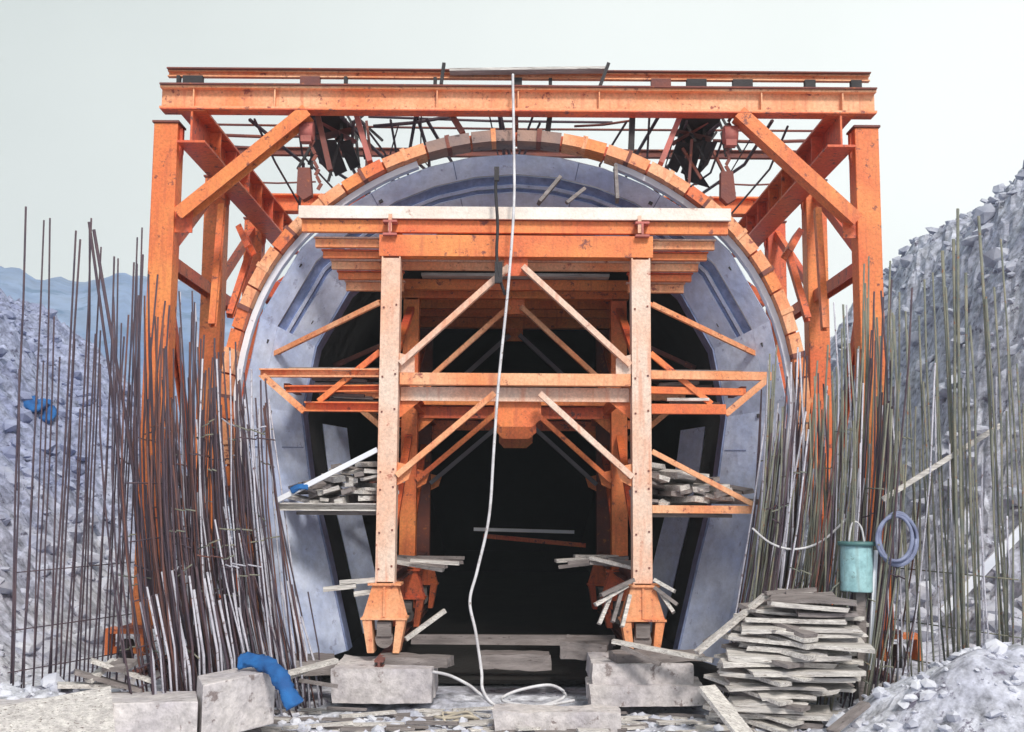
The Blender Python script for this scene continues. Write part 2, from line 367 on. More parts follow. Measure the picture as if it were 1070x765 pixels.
# ------------------------------------------------------------------ inner steel formwork shell
PA = [0, 9, 18, 27, 36, 49, 66, 84, 102, 119, 136]
angs = [R(-a) for a in PA[::-1]] + [R(a) for a in PA[1:]]
sh = empty('steel_formwork', (XC, SY, -.1), 'pale blue grey steel arch shell lining the tunnel mouth', 'formwork')
M['shell'] = mat('pale_blue_steel', (.72,.80,1.0), (.54,.64,.92), 1.4, .6, .5, 9, (.36,.40,.58), .63, fine=7, frange=(.75, 1.08), wscale=4.5)
def shell_band(y0, y1, m, name, r=4.23, t=.05, aa=angs):
    return arch_shell(MB(), r, r+t, y0, y1, aa).build(name, m, sh)
def FY(r): return 16.86 + (4.24-r)/.787
def cone(ra, rb, aa, back=0, t=.05):
    ya, yb = FY(ra)+back, FY(rb)+back; mb = MB(); n = len(aa)
    vs = arc_pts(ra, aa, ya) + arc_pts(ra+t*.5, aa, ya+t) + arc_pts(rb, aa, yb) + arc_pts(rb+t*.5, aa, yb+t)
    fs = []
    for i in range(n-1):
        fs += [[i, i+1, n+i+1, n+i], [2*n+i, 3*n+i, 3*n+i+1, 2*n+i+1], [i, 2*n+i, 2*n+i+1, i+1], [n+i, n+i+1, 3*n+i+1, 3*n+i]]
    for i in (0, n-1): fs.append([i, n+i, 3*n+i, 2*n+i])
    return mb.add(vs, fs)
up = [a for a in angs if abs(a) < R(67)]; lo1 = [a for a in angs if a < -R(65)]; lo2 = [a for a in angs if a > R(65)]
cone(4.24, 4.02, angs).build('front_panel', M['shell'], sh)
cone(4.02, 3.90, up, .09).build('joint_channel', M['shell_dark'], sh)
cone(3.90, 3.865, up, .01).build('rib', M['shell'], sh)
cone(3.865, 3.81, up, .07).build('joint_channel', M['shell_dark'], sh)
cone(3.81, 3.50, up).build('rear_panel', M['shell'], sh)
for l_ in (lo1, lo2): cone(4.018, 3.50, l_).build('side_cheek', M['shell'], sh)
arch_shell(MB(), 3.47, 3.53, FY(3.5)+.01, 18.25, angs).build('throat_plate', M['shell_dark'], sh)
low = lambda a, b: [R(a + (b-a)*i/6) for i in range(7)]
for s in (-1, 1):
    aa = [s*x for x in low(84, 136)]
    if s < 0: aa = aa[::-1]
    cone(3.56, 3.18, aa, 2.5).build('side_panel', M['shell'], sh)
    # pale end flange with the dark gap inside it
    aa = [s*R(20 + (136-20)*i/30) for i in range(31)]
    if s < 0: aa = aa[::-1]
    arch_shell(MB(), 4.285, 4.375, 16.80, 16.95, aa, False).build('end_flange', M['flange'], sh)
# seams and small lugs on the panels
for s_ in (-1, 1):
    for a in (13, 31, 42.5, 57.5, 75, 93):
        for (ra, rb) in ((4.23, 4.03), (3.80, 3.52)):
            q = MB(); q.bar(arc_pt(ra, s_*R(a), FY(ra)-.004), arc_pt(rb, s_*R(a), FY(rb)-.004), .014, .02, (0,1,0)); q.build('seam', M['shell_dark'], sh)
    for (a, r) in ((52, 4.13), (30, 4.1), (70, 4.08), (61, 3.66), (40, 3.7), (85, 3.9)):
        MB().box(arc_pt(r, s_*R(a), FY(r)-.01), (.06,.05,.05), rz(0, s_*R(a))).build('lug', M['dark'], sh)

# ------------------------------------------------------------------ orange segmented ring
ring = empty('arch_ring', (XC, SY, -.1), 'orange segmented arch ring framing the tunnel mouth', 'arch ring')
n = 62; st = 2*BOT/n
dirty = mat('grimy_orange_paint', (.40,.25,.20), (.22,.17,.17), 2, .8, .4, 20, (.1,.07,.07), .6)
for i in range(n):
    a = -BOT + st*(i+.5); w = st*.455
    r1 = 4.55 + random.uniform(-.006,.008)
    aa = [a-w, a+w]
    arch_shell(MB(), 4.385, r1, 16.62+random.uniform(-.02,.02), 17.05, aa).build('segment', dirty if abs(a+.04) < .30 and random.random() < .85 else random.choice([M['orange'], M['orange_faded'], M['orange_faded']]), ring)
for i in range(0, n, 2):
    a = -BOT + st*i
    arch_shell(MB(), 4.375, 4.575, 16.605, 17.0, [a-.008, a+.008]).build('joint_plate', M['orange_faded'] if i % 4 else M['rusty'], ring)
arch_shell(MB(), 4.40, 4.55, 16.75, 16.98, fine).build('backing_hoop', M['orange_red'], ring)

# ------------------------------------------------------------------ outer gantry
OX, OYS = 5.27, (16.9, 19.8, 22.8)
BASE = .32
og = empty('outer_gantry', (XC, 16.9, BASE-.55), 'big orange steel portal gantry spanning over the tunnel arch', 'gantry')
ztop = at(170, 89, 16.6).z; zbot = at(170, 113, 16.6).z
ztc = at(176, 132, 16.9).z
# crossbeams
xl, xr = at(167, 100, 16.6).x, at(916, 105, 16.6).x
zm = (ztop+zbot)/2; hb = ztop-zbot
q = MB(); q.ibeam((xl, 16.72, zm), (xr, 16.72, zm), .26, hb, tf=.035)
for k in range(9):
    x = xl+.5+(xr-xl-1)*k/8; 
    if k not in (2,6): q.box((x, 16.66, zm), (.02,.10,hb-.08))
q.build('cross_beam', M['orange_faded'], og)
q = MB(); q.bar((xl, 16.70, ztop+.014), (xr, 16.70, ztop+.014), .30, .022); q.build('top_strip', M['rusty'], og)
q = MB(); q.bar((xl+.02, 16.70, zbot-.012), (xr-.02, 16.70, zbot-.012), .27, .018); q.build('bottom_strip', M['orange_red'], og)
q = MB(); q.ibeam((xl+.05, 22.8, zm), (xr-.05, 22.8, zm), .3, hb, tf=.035); q.build('cross_beam', M['orange'], og)
q = MB(); q.ibeam((xl+.3, 19.8, zm+.16), (xr-.3, 19.8, zm+.16), .12, .14, tf=.02); q.build('cross_tie', M['rusty'], og)
# upper channel on short spacers
zu = at(540, 80, 16.9).z
q = MB(); q.channel((at(176,80,16.9).x, 16.9, zu), (at(908,80,16.9).x, 16.9, zu), .09, .10); q.build('top_channel', M['orange_faded'], og)
q = MB(); q.bar((at(176,80,16.9).x, 16.86, zu+.062), (at(908,80,16.9).x, 16.86, zu+.062), .14, .02); q.build('top_plate', M['rusty'], og)
for px in (188, 203, 325, 362, 455, 540, 575, 690, 727, 775, 845, 893):
    x = at(px, 80, 16.9).x; w = random.choice([.05,.16,.3]); MB().box((x, 16.86, (ztop+zu-.05)/2), (w, .1, zu-.05-ztop)).build('spacer', M['dark'] if px not in (325,690) else M['rusty'], og)
for s in (-1, 1):
    X = XC + s*OX
    # longitudinal girder under the crossbeams, inside the columns
    xi = XC + s*(OX-.42)
    hl_ = .52
    q = MB(); q.ibeam((xi, 16.6, zbot-hl_/2-.004), (xi, 24.4, zbot-hl_/2-.004), .42, hl_, tf=.035)
    for yy in (17.6, 18.6, 19.6, 20.6, 21.6, 22.6, 23.6): q.box((xi, yy, zbot-hl_/2), (.38, .02, hl_-.1))
    q.build('longitudinal_girder', M['orange_red'], og)
    for j, Y in enumerate(OYS):
        zt = ztc
        w = .36
        c = MB(); c.bar((X, Y, BASE), (X, Y, zt), w, .34, (0,1,0)); col_ = c.build('column', [M['orange'], M['orange'], M['orange_red']][j], og, bevel=.012)
        MB().box((X, Y, zt+.015), (w+.04, .40, .03)).build('cap_plate', M['rusty'], col_)
        MB().box((X, Y, BASE-.02), (w+.2, .5, .04)).build('base_plate', M['rusty'], col_)
        # bracket joining column and girder
        MB().prism([(X-s*.17, zt-.05), (xi+s*.2, zt-.05), (xi+s*.2, zt-.42), (X-s*.17, zt-.6)], Y-.05, Y+.05).build('bracket', M['orange_red'], og)
        # bogie at the foot, reaching outwards
        b = MB(); xo = X + s*.28
        b.box((xo-.25, Y, BASE-.24), (.05,.3,.38)); b.box((xo+.25, Y, BASE-.24), (.05,.3,.38)); b.box((xo, Y, BASE-.09), (.45,.3,.07)); b.box((xo, Y+.1, BASE-.38), (.45,.05,.1))
        bg_ = b.build('bogie', M['orange'], og)
        wv = MB(); wv.tube([(xo-.06, Y, BASE-.38), (xo+.06, Y, BASE-.38)], .17, 18); wv.build('wheel', M['dark'], bg_)
        # knee brace in the portal plane
        if j == 0:
            if s < 0: p0, p1 = at(322, 118, 16.72), at(188, 226, 16.72)
            else: p0, p1 = at(771, 120, 16.72), at(894, 232, 16.72)
            MB().channel(p0, p1, .20, .30, (0,1,0), .03, 1).build('knee_brace', M['orange'] , og)
            MB().box(p1+Vector((-s*.02, .08, -.02)), (.3, .03, .42)).build('gusset_plate', M['orange_red'], og)
        elif j == 2:
            MB().channel((xi-s*2.0, Y, zbot-.1), (X-s*.2, Y, zbot-1.8), .2, .24, (0,1,0), .03).build('knee_brace', M['orange_red'], og)
    # side bracing between columns
    for j in range(2):
        Y0, Y1 = OYS[j], OYS[j+1]
        MB().channel((X, Y0+.18, ztc-1.9), (X, Y1-.18, ztc-.25), .16, .1, (1,0,0)).build('side_brace', M['orange_red'], og)
        MB().channel((X+.02*s, Y0+.18, ztc-2.2), (X+.02*s, Y1-.18, BASE+1.2), .16, .1, (1,0,0)).build('side_brace', M['orange_red'], og)
        MB().channel((X, Y0+.18, ztc-2.05), (X, Y1-.18, ztc-2.05), .2, .18, (1,0,0)).build('side_rail', M['orange_red'], og)
    MB().ibeam((X, 16.5, BASE-.64), (X, 24, BASE-.64), .14, .10).build('rail', M['rusty'], og)
    MB().box((X, 20.3, BASE-.86), (.7, 8.2, .34), jit=.01).build('rail_footing', M['concrete'], og)
    # pendants between the girder and the ring, and struts reaching the ring's flank
    for (a, b, w_, m_) in (((232,215),(222,340),.14,'orange'),((252,240),(262,262),.2,'orange_red'),((262,262),(240,330),.13,'orange_red')):
        pa = [a, b] if s < 0 else [(1076-a[0]+10, a[1]+4), (1076-b[0]+8, b[1]+4)]
        MB().channel(at(*pa[0], 18.2), at(*pa[1], 17.6), .10, w_, (0,1,0)).build('flank_strut', M[m_], og)
for (a, b, w_, m_) in (((370,112),(387,170),.17,'pink'),((468,114),(484,140),.13,'rusty'),((661,116),(659,168),.16,'dark'),((712,118),(690,172),.2,'pink'),((538,108),(539,136),.3,'rusty'),((575,118),(572,140),.08,'dark'),((330,112),(345,178),.06,'rusty')):
    MB().bar(at(*a, 17.0), at(*b, 16.9), .08, w_, (0,1,0)).build('hanger', M[m_], og)
# thin roof ties
for (px0, py0, px1, py1, Y, r_) in ((215,130,860,137,18.4,.02),(225,141,330,142,18.9,.03),(745,147,850,147,18.9,.03),(230,152,330,154,20.4,.014),(740,158,835,160,20.4,.02),(250,190,330,190,21.4,.018),(750,192,820,192,21.4,.018),(385,122,640,128,18.2,.022),(390,132,470,122,17.6,.03),(600,132,660,126,17.6,.02)):
    MB().tube([at(px0,py0,Y), at((px0+px1)/2,(py0+py1)/2+1.5,Y), at(px1,py1,Y)], r_, 5).build('roof_tie', random.choice([M['rusty'], M['rebar_dark']]), og)
for i in range(30):
    x0 = XC + random.uniform(-4.2, 4.2); z0 = zbot + random.uniform(-.1,.25); 
    MB().tube([(x0, 17.2, z0), (x0+random.uniform(-.5,.5), 19.6, z0+.03), (x0+random.uniform(-.8,.8), 22.6, z0)], random.choice((.012,.02,.03)), 5).build('roof_tie', M['rebar_dark'], og)

for i in range(34):
    sd_ = -1 if i % 2 else 1; cx = 345 if sd_ < 0 else 728
    a = (cx+random.uniform(-22,40 if sd_ < 0 else 30), random.uniform(114,160)); b = (a[0]+random.uniform(-30,30), a[1]+random.uniform(15,50))
    MB().bar(at(*a, 17.3+i*.06), at(*b, 17.2+i*.06), .04, random.choice((.03,.05,.09)), (0,1,0)).build('loose_brace', M[random.choice(('dark','rusty','dark'))], og)
def bundle(px_list, label):
    b = empty('shutter_bundle', at(px_list[0][0], px_list[0][3], 17.5), label, 'shutter panels')
    for (x0, y0, x1, y1, x2, y2, x3, y3, mt_) in [p[4] for p in px_list]:
        q = MB(); A = [at(x0,y0,17.4), at(x1,y1,17.4), at(x2,y2,17.9), at(x3,y3,17.9)]
        Bk = [v+Vector((0,.10,.02)) for v in A]
        q.add(A+Bk, [[0,1,2,3],[7,6,5,4],[0,4,5,1],[1,5,6,2],[2,6,7,3],[3,7,4,0]]); q.build('panel', M[mt_], b)
    return b
L = [(318,116,356,114,368,140,330,142,'dark'),(324,146,336,146,347,184,334,170,'dark'),(339,146,350,146,362,178,350,184,'dark'),(352,148,366,146,376,172,366,178,'dark'),(330,141,366,133,370,139,332,147,'rusty'),(334,126,372,146,370,150,333,131,'pink')]
bundle([(345,115,375,188,p) for p in L], 'black shutter boards hung under the gantry left corner')
Rr = [tuple((1070+4-v if k % 2 == 0 else v+2) for k, v in enumerate(p[:8])) + (p[8],) for p in L]
Rr += [(705,160,725,170,742,196,722,190,'dark'),(712,120,745,124,742,150,708,156,'dark')]
bundle([(725,118,760,200,p) for p in Rr], 'black shutter boards hung under the gantry right corner')
def hoist(px, py, label):
    h = empty('chain_hoist', at(px, py+60, 16.9), label, 'hoist')
    q = MB()
    for k in range(11):
        p = at(px + (k*1.3 if px < 500 else -k*.4), py-22+k*7.5, 16.9); q.box(p, (.05,.03,.11), rz(0, .5*(-1)**k))
    q.build('chain', M['rusty'], h)
    p = at(px, py-5, 16.85); q = MB(); q.tube([p+Vector((-.1,0,0)), p+Vector((.1,0,0))], .14, 14); q.build('drum', M['pink'], h)
    MB().box(p+Vector((0,-.02,-.14)), (.16,.16,.1)).build('gearbox', M['pink'], h)
    p = at(px+(-3 if px < 500 else -4), py+48, 16.9); q = MB(); q.prism([(p.x-.09,p.z+.2),(p.x+.09,p.z+.2),(p.x+.13,p.z-.22),(p.x,p.z-.3),(p.x-.1,p.z-.2)], 16.82, 16.98); q.build('hook_block', M['rusty'], h)
hoist(321, 142, 'rusty chain hoist hanging from the gantry left knee brace')
hoist(763, 146, 'rusty chain hoist hanging from the gantry right knee brace')
# stub rods and plank on the top
for a, b, lab in (((464,66),(461,88),'short dark rod sticking up left on the top beam'),((636,66),(627,90),'short dark rod sticking up right on the top beam')):
    tag(MB().bar(at(*a, 16.62), at(*b, 16.62), .05, .05, (0,1,0)).build('steel_rod', M['dark']), lab, 'rod')
tag(MB().bar(at(470,75,16.75), at(632,73,16.75), .2, .04).build('plank', M['wood']), 'thin pale plank lying along the very top of the gantry', 'plank')

# ------------------------------------------------------------------ inner gantry (formwork traveller)
IY = (16.4, 19.8, 23.2)
IX = (at(669.5, 440, 16.4).x - at(406.5, 440, 16.4).x)/2
ic = (at(669.5, 440, 16.4).x + at(406.5, 440, 16.4).x)/2
Z = lambda py, Y=16.4: at(538, py, Y).z
ig = empty('formwork_traveller', (ic, 16.4, 0), 'tall inner orange steel traveller frame on two rail feet inside the arch', 'gantry')
zl0, zl1 = Z(610), Z(271)
def XI(px, py=440, Y=16.4): return at(px, py, Y).x
for j, Y in enumerate(IY):
    front = j == 0
    ml = M['cream'] if front else (M['orange'] if j == 1 else M['rusty'])  # rearmost legs take dark rust colour to paint in the interior shade
    for s in (-1, 1):
        X = ic + s*IX
        l = MB(); l.ibeam((X, Y, zl0), (X, Y, zl1), .28, .27, (1,0,0), tf=.02, tw=.02); l.box((X, Y-.145, (zl0+zl1)/2), (.27,.012,zl1-zl0-.05))
        lg = l.build('leg', ml, ig)
        q = MB()
        for zz in (zl0+.2, zl0+.7, zl0+1.3, zl0+1.55, zl0+2.4, zl0+2.9, zl0+3.9):
            q.box((X-.09, Y-.157, zz), (.025,.012,.025)); q.box((X+.09, Y-.157, zz+.04), (.025,.012,.025))
        if front: q.build('bolt', M['rusty'], lg)
        # foot: splayed yoke over the wheel
        f = MB(); w2 = .19
        f.prism([(X-.17, .94), (X+.17, .94), (X+.30, .50), (X-.30, .50)], Y-.16, Y-.14)
        f.prism([(X-.17, .94), (X+.17, .94), (X+.30, .50), (X-.30, .50)], Y+.14, Y+.16)
        f.box((X, Y-.16, .72), (.03,.06,.42)); f.box((X, Y, .955), (.46,.42,.03)); f.box((X, Y, .485), (.64,.40,.03))
        for t in (-1, 1):
            f.prism([(X+t*.30,.47),(X+t*.17,.47),(X+t*.13,.02),(X+t*.22,.02)] if t < 0 else [(X+.17,.47),(X+.30,.47),(X+.22,.02),(X+.13,.02)], Y-.18, Y+.18)
        ft = f.build('foot', M['orange_faded'] if front else M['orange_red'], ig)
        wv = MB(); wv.tube([(X, Y-.09, .20), (X, Y+.09, .20)], .125, 16); wv.box((X, Y, .34), (.2,.26,.2)); wv.build('wheel', M['wood_dark'], ft)
    a, b = ic-IX, ic+IX
    zz = Z(259)
    q = MB(); q.channel((a-.18, Y-.02, zz), (b+.18, Y-.02, zz), .2, Z(248)-Z(270), flip=-1, t=.025); q.build('head_beam', M['orange'], ig)
    # mid transom and its plate girder
    z0 = Z(397)
    q = MB(); q.channel((a+.15, Y, z0), (b-.15, Y, z0), .2, .17, flip=-1); q.build('transom', M['orange_faded'] if front else M['orange'], ig)
    q = MB(); q.bar((a+.15, Y+.12, z0-.20), (b-.15, Y+.12, z0-.20), .04, .2); q.build('transom_plate', M['cream'] if front else M['orange_red'], ig)
    for t in (-1, 1): MB().prism([(ic+t*.35, z0-.1), (ic+t*IX*.93, z0-.1), (ic+t*IX*.93, z0-.55), (ic+t*IX*.75, z0-.28)], Y+.16, Y+.18).build('gusset_plate', M['orange'], ig)
    q = MB(); q.prism([(ic-.30, z0-.30), (ic+.38, z0-.30), (ic+.38, z0-.55), (ic+.25, z0-.66), (ic-.2, z0-.66), (ic-.30, z0-.55)], Y-.02 if not front else Y+.2, Y if not front else Y+.22); q.build('gusset_plate', M['orange'], ig)
    q = MB(); q.prism([(ic-.17, zz-.12), (ic+.17, zz-.12), (ic+.17, zz-.42), (ic-.17, zz-.42)], Y-.03, Y-.01); q.build('gusset_plate', M['orange_red'] if front else M['orange'], ig)
    # diagonal braces, upper and lower pair
    zt, zb = Z(285), Z(382)
    for t in (-1, 1):
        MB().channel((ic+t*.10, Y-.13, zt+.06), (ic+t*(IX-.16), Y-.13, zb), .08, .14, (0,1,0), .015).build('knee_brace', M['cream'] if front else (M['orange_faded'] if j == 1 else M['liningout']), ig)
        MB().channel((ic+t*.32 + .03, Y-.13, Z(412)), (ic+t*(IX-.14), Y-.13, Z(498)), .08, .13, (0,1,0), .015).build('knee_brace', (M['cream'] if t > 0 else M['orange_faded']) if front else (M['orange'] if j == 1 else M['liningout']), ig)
        MB().prism([(ic+t*(IX-.36), zb+.1), (ic+t*(IX-.14), zb+.16), (ic+t*(IX-.14), zb-.12), (ic+t*(IX-.36), zb-.12)] , Y-.09, Y-.075).build('gusset_plate', M['cream'] if front else M['orange'], ig)
        MB().prism([(ic+t*(IX-.36), Z(488)), (ic+t*(IX-.14), Z(484)), (ic+t*(IX-.14), Z(508)), (ic+t*(IX-.30), Z(502))] , Y-.09, Y-.075).build('gusset_plate', M['orange_faded'] if front else M['orange'], ig)
    # side brackets: three chords with a raking end
    for t in (-1, 1):
        ex = ic + t*(3.67 if front else 2.95); lx = ic + t*(IX+.15)
        zt_ = Z(388)
        m1 = M['orange_faded']; m2 = M['orange']
        q = MB(); q.channel((lx, Y, zt_-.04), (ex, Y, zt_-.05), .12, .12, flip=-1); q.build('bracket_chord', m1, ig)
        q = MB(); q.channel((lx, Y+.1, zt_-.25), (ex-t*.35, Y+.1, zt_-.27), .12, .10, flip=-1); q.build('bracket_chord', m2, ig)
        q = MB(); q.channel((lx, Y, zt_-.53), (ex-t*.66, Y, zt_-.53), .14, .14, flip=-1); q.build('bracket_chord', m2, ig)
        q = MB(); q.channel((ex-t*.05, Y-.02, zt_-.09), (ex-t*.66, Y-.02, zt_-.60), .09, .08, (0,1,0)); q.build('bracket_rake', m1, ig)
        q = MB(); q.channel((ex-t*.85, Y+.05, zt_-.45), (lx, Y+.05, zt_+.28), .08, .08, (0,1,0)); q.build('bracket_rake', m2, ig)
        # long prop reaching out to the shell
        q = MB(); q.channel((lx, Y-.1, Z(318)), at(278 if t < 0 else 798, 374, 17.3) if front else (ic+t*3.0, Y-.1, Z(352)), .07, .09, (0,1,0), .012)
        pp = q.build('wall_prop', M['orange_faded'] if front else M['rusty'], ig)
        q = MB(); p = at(278 if t < 0 else 798, 374, 17.3) if front else Vector((ic+t*3.0, Y-.1, Z(352))); q.tube([p+Vector((-t*.06,0,.03)), p+Vector((t*.12,0,-.05))], .05, 10); q.build('prop_jack', M['rusty'], pp)
        # lower shelf bracket
        zs = Z(531)
        xs_ = ic + t*(3.38 if front else 2.8)
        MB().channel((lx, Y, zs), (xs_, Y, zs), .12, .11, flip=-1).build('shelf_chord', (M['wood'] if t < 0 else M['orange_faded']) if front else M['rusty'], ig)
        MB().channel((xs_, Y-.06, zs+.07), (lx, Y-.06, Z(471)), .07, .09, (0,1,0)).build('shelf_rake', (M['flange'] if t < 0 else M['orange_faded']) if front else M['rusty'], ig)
# longitudinals
for t in (-1, 1):
    X = ic + t*IX
    q = MB(); q.ibeam((X+t*.02, 16.18, Z(242)), (X+t*.02, 17.6, Z(242)), .2, .22); q.build('longitudinal_beam', M['pink'], ig)
    q = MB(); q.ibeam((X, 16.62, 1.02), (X, 23.0, 1.02), .22, .2); q.build('sill_beam', M['rusty'], ig)
    q = MB(); q.channel((X-t*.2, 16.6, Z(397)-.14), (X-t*.2, 23.0, Z(397)-.14), .1, .16); q.build('side_tie', M['orange_red'], ig)
    for Ya, Yb in ((16.6,19.6),(20.0,23.0)):
        MB().channel((X, Ya, 1.3), (X, Yb, 3.2), .1, .12, (1,0,0)).build('side_brace', M['orange_red'], ig)
        MB().channel((X, Ya, 4.1), (X, Yb, 5.4), .1, .12, (1,0,0)).build('side_brace', M['orange_red'], ig)
    # edge tie of the wings
    MB().channel((ic+t*3.3, 16.5, Z(400)-.06), (ic+t*3.3, 17.5, Z(400)-.06), .08, .08).build('edge_tie', M['rusty'], ig)
    # platform stub posts
    MB().bar((X-.02, 16.22, Z(246)), (X-.02, 16.22, Z(228)), .05, .05).build('stub_post', M['cream'], ig)
# crossbeams of the top platform, one behind the other
zc = Z(237)
for k, (yc_, hw, hp, Y) in enumerate(((238,222,15,16.42),(256,208,10,16.60),(268,200,8,16.74),(279,191,9,16.90),(290,184,8,17.06),(301,176,10,17.22))):
    a, b = at(538-hw, yc_, Y), at(538+hw, yc_, Y); h_ = hp*Y/1200
    zj = (a.z+b.z)/2
    for (u0, u1) in ([(a.x, b.x)] if k < 4 else [(a.x, ic-IX+.1), (ic+IX-.1, b.x)]):
        q = MB(); q.channel((u0, Y, zj), (u1, Y, zj), .10, h_*.86, flip=-1, t=.014)
        q.build('stepped_joist', M['orange'] if k % 2 == 0 else M['orange_faded'], ig)
        q = MB(); q.bar((u0-.02, Y-.02, zj+h_/2+.008), (u1+.02, Y-.02, zj+h_/2+.008), .13, .02); q.build('joist_plate', M['cream'] if k % 2 else M['orange_red'], ig)
for Y in (19.5, 20.4, 21.4, 22.4):
    q = MB(); q.channel((ic-1.95, Y, zc-.28), (ic+1.95, Y, zc-.28), .14, .18, flip=-1, t=.018); q.build('platform_joist', M['orange'], ig)
MB().box((ic, 21.1, zc-.15), (3.2, 3.8, .05)).build('platform_deck', M['wood'], ig)
bd = MB(); bd.box((at(538,220,16.15).x, 16.31, Z(220,16.15)), (at(766,220,16.15).x-at(310,220,16.15).x, .06, .18), jit=.006)
M['board'] = mat('whitewashed_board', (.88,.86,.82), (.84,.72,.64), 1.2, .7, .3, 30, (.5,.3,.24), .65, fine=14, frange=(.8,1.08))
tag(bd.build('edge_board', M['board']), 'long cream board along the front edge of the upper platform', 'board')
# deck planks on mid brackets
for t in (-1, 1):
    for k in range(7):
        x0 = ic + t*random.uniform(1.98, 2.3); x1 = ic + t*random.uniform(2.6, 3.15); z = Z(388) - random.choice((.0,.13,.36,.40))
        MB().bar((x0, 16.5+.12*k, z+random.uniform(-.02,.02)), (x1, 16.5+.12*k+random.uniform(-.1,.1), z+random.uniform(-.02,.04)), .14, .04).build('wing_board', M['wood_dark'] if k % 3 else M['wood'], ig)
for t, lab in ((-1, 'left'), (1, 'right')):
    MB().box((ic+t*2.6, 17.05, Z(388)+.03), (1.35, 1.1, .04)).build('wing_deck', M['wood_dark'], ig)
    MB().box((ic+t*2.5, 16.95, Z(531)-.09), (1.2, .95, .05)).build('shelf_deck', M['wood_dark'], ig)

# timber packs on the two shelves
def pack(t, where):
    zs = Z(531)+.06
    for k in range(34):
        lay = k//6; i = k % 6
        x = ic + t*(2.05 + i*.21 + random.uniform(-.05,.05)); 
        if lay*.3 + i*.2 > 1.6: continue
        L_ = random.uniform(.7, 1.3)
        r_ = rz(random.uniform(-.7,.7), random.uniform(-.28,.28), random.uniform(-.12,.12))
        q = MB(); q.box((x, 16.45+L_/2+random.uniform(-.12,.1), zs+.06+lay*.10), (random.uniform(.10,.27), L_, random.uniform(.035,.09)), r_, .008)
        tag(q.build('timber_offcut', random.choice([M['wood'], M['wood'], M['wood_dark']])), 'grey timber offcut heaped on the %s lower shelf of the traveller' % where, 'timber', 'timber offcuts on the %s lower shelf' % where)
pack(-1, 'left'); pack(1, 'right')
for t, where in ((-1, 'left'), (1, 'right')):
    for k in range(9):
        x = ic + t*(IX - .55 + random.uniform(-.35,.5)); y = 16.9 + k*.22
        q = MB(); q.box((x, y, 1.15+random.uniform(0,.12)), (random.uniform(.5,1.0), .14, .05), rz(random.uniform(-.5,.5), random.uniform(-.2,.2)), .006)
        tag(q.build('timber_offcut', random.choice([M['wood'], M['wood_dark']])), 'grey timber offcut laid on the %s sill beam behind the front leg' % where, 'timber', 'timber offcuts on the %s sill beam' % where)
for k, (p0, p1) in enumerate((((662,606),(628,622)),((655,612),(622,632)),((640,618),(626,652)),((650,616),(640,650)),((658,622),(650,655)),((684,606),(705,618)),((684,614),(708,632)),((690,620),(704,640)))):
    q = MB(); q.bar(at(*p0, 16.12+.02*k), at(*p1, 16.0+.02*k), .05, .12, (0,1,0))
    tag(q.build('timber_wedge', M['wood'] if k % 3 else M['wood_dark']), 'short plank piece drooping round the right front foot', 'timber', 'plank pieces packed round the right front foot')
for k, (p0, p1) in enumerate((((338,616),(372,612)),((370,621),(396,617)),((355,609),(392,606)))):
    q = MB(); q.bar(at(*p0, 16.3), at(*p1, 16.3), .05, .07, (0,0,1))
    tag(q.build('timber_wedge', M['wood']), 'pale plank piece beside the left front foot', 'timber', 'plank pieces beside the left front foot')
tag(MB().bar(at(424,668,16.2), at(465,638,16.5), .05, .06).build('prop_pole', M['wood']), 'pale pole leaning up beside the left front foot', 'pole')
tag(MB().box((.05, 17.9, .02), (3.1, .18, .14), jit=.01).build('cross_sleeper', M['wood_dark']), 'dusty cross sleeper between the two rails in the dark mouth', 'sleeper')
tag(MB().bar(at(495,553,24), at(600,556,24), .06, .07).build('ledger', M['flange']), 'thin pale horizontal bar deep in the dark tunnel', 'bar')
tag(MB().bar(at(505,560,24.4), at(612,570,24.4), .06, .09).build('ledger', M['orange_red']), 'thin rusty horizontal bar deep in the dark tunnel', 'bar')

# rails, blocks
for t, where in ((-1, 'left'), (1, 'right')):
    X = ic+t*IX
    q = MB(); q.ibeam((X, 15.7, -.065), (X, 24, -.065), .12, .12)
    tag(q.build('track_rail', M['rusty']), 'rusty rail under the %s feet of the traveller' % where, 'rail')
def block(px0, py0, px1, py1, Y, dy, label, m_='concrete', yaw=0, name='concrete_block'):
    a = at(px0, py1, Y); b = at(px1, py1, Y); zt = at((px0+px1)/2, py0, Y).z
    q = MB(); rough_box(q, ((a.x+b.x)/2, Y+dy/2, (zt+a.z)/2), (b.x-a.x, dy, zt-a.z), rz(yaw, random.uniform(-.015,.015)), .017)
    return tag(q.build(name, M[m_]), label, 'block')
block(345, 699, 451, 735, 15.55, 1.3, 'big pale concrete block under the left front foot')
block(619, 694, 725, 716, 15.5, 1.3, 'upper pale concrete block under the right front foot')
block(616, 717, 738, 737, 15.35, .8, 'lower wider concrete block under the right front foot')
block(516, 744, 650, 768, 14.2, .5, 'low flat concrete slab at the bottom centre')
block(300, 692, 345, 706, 15.9, .9, 'dark timber baulk beside the left block', 'wood_dark', .2, 'timber_baulk')
block(392, 688, 470, 698, 15.9, .5, 'old timber baulk on top of the left block', 'wood_dark', -.1, 'timber_baulk')
block(640, 684, 735, 692, 15.6, .5, 'flat timber baulk on top of the right blocks', 'wood_dark', .15, 'timber_baulk')
block(590, 672, 640, 690, 16.7, .8, 'broken timber baulk left of the right blocks', 'wood_dark', -.2, 'timber_baulk')
block(500, 684, 575, 700, 17.0, .5, 'dark low baulk across the tunnel mouth', 'wood_dark', .03, 'timber_baulk')
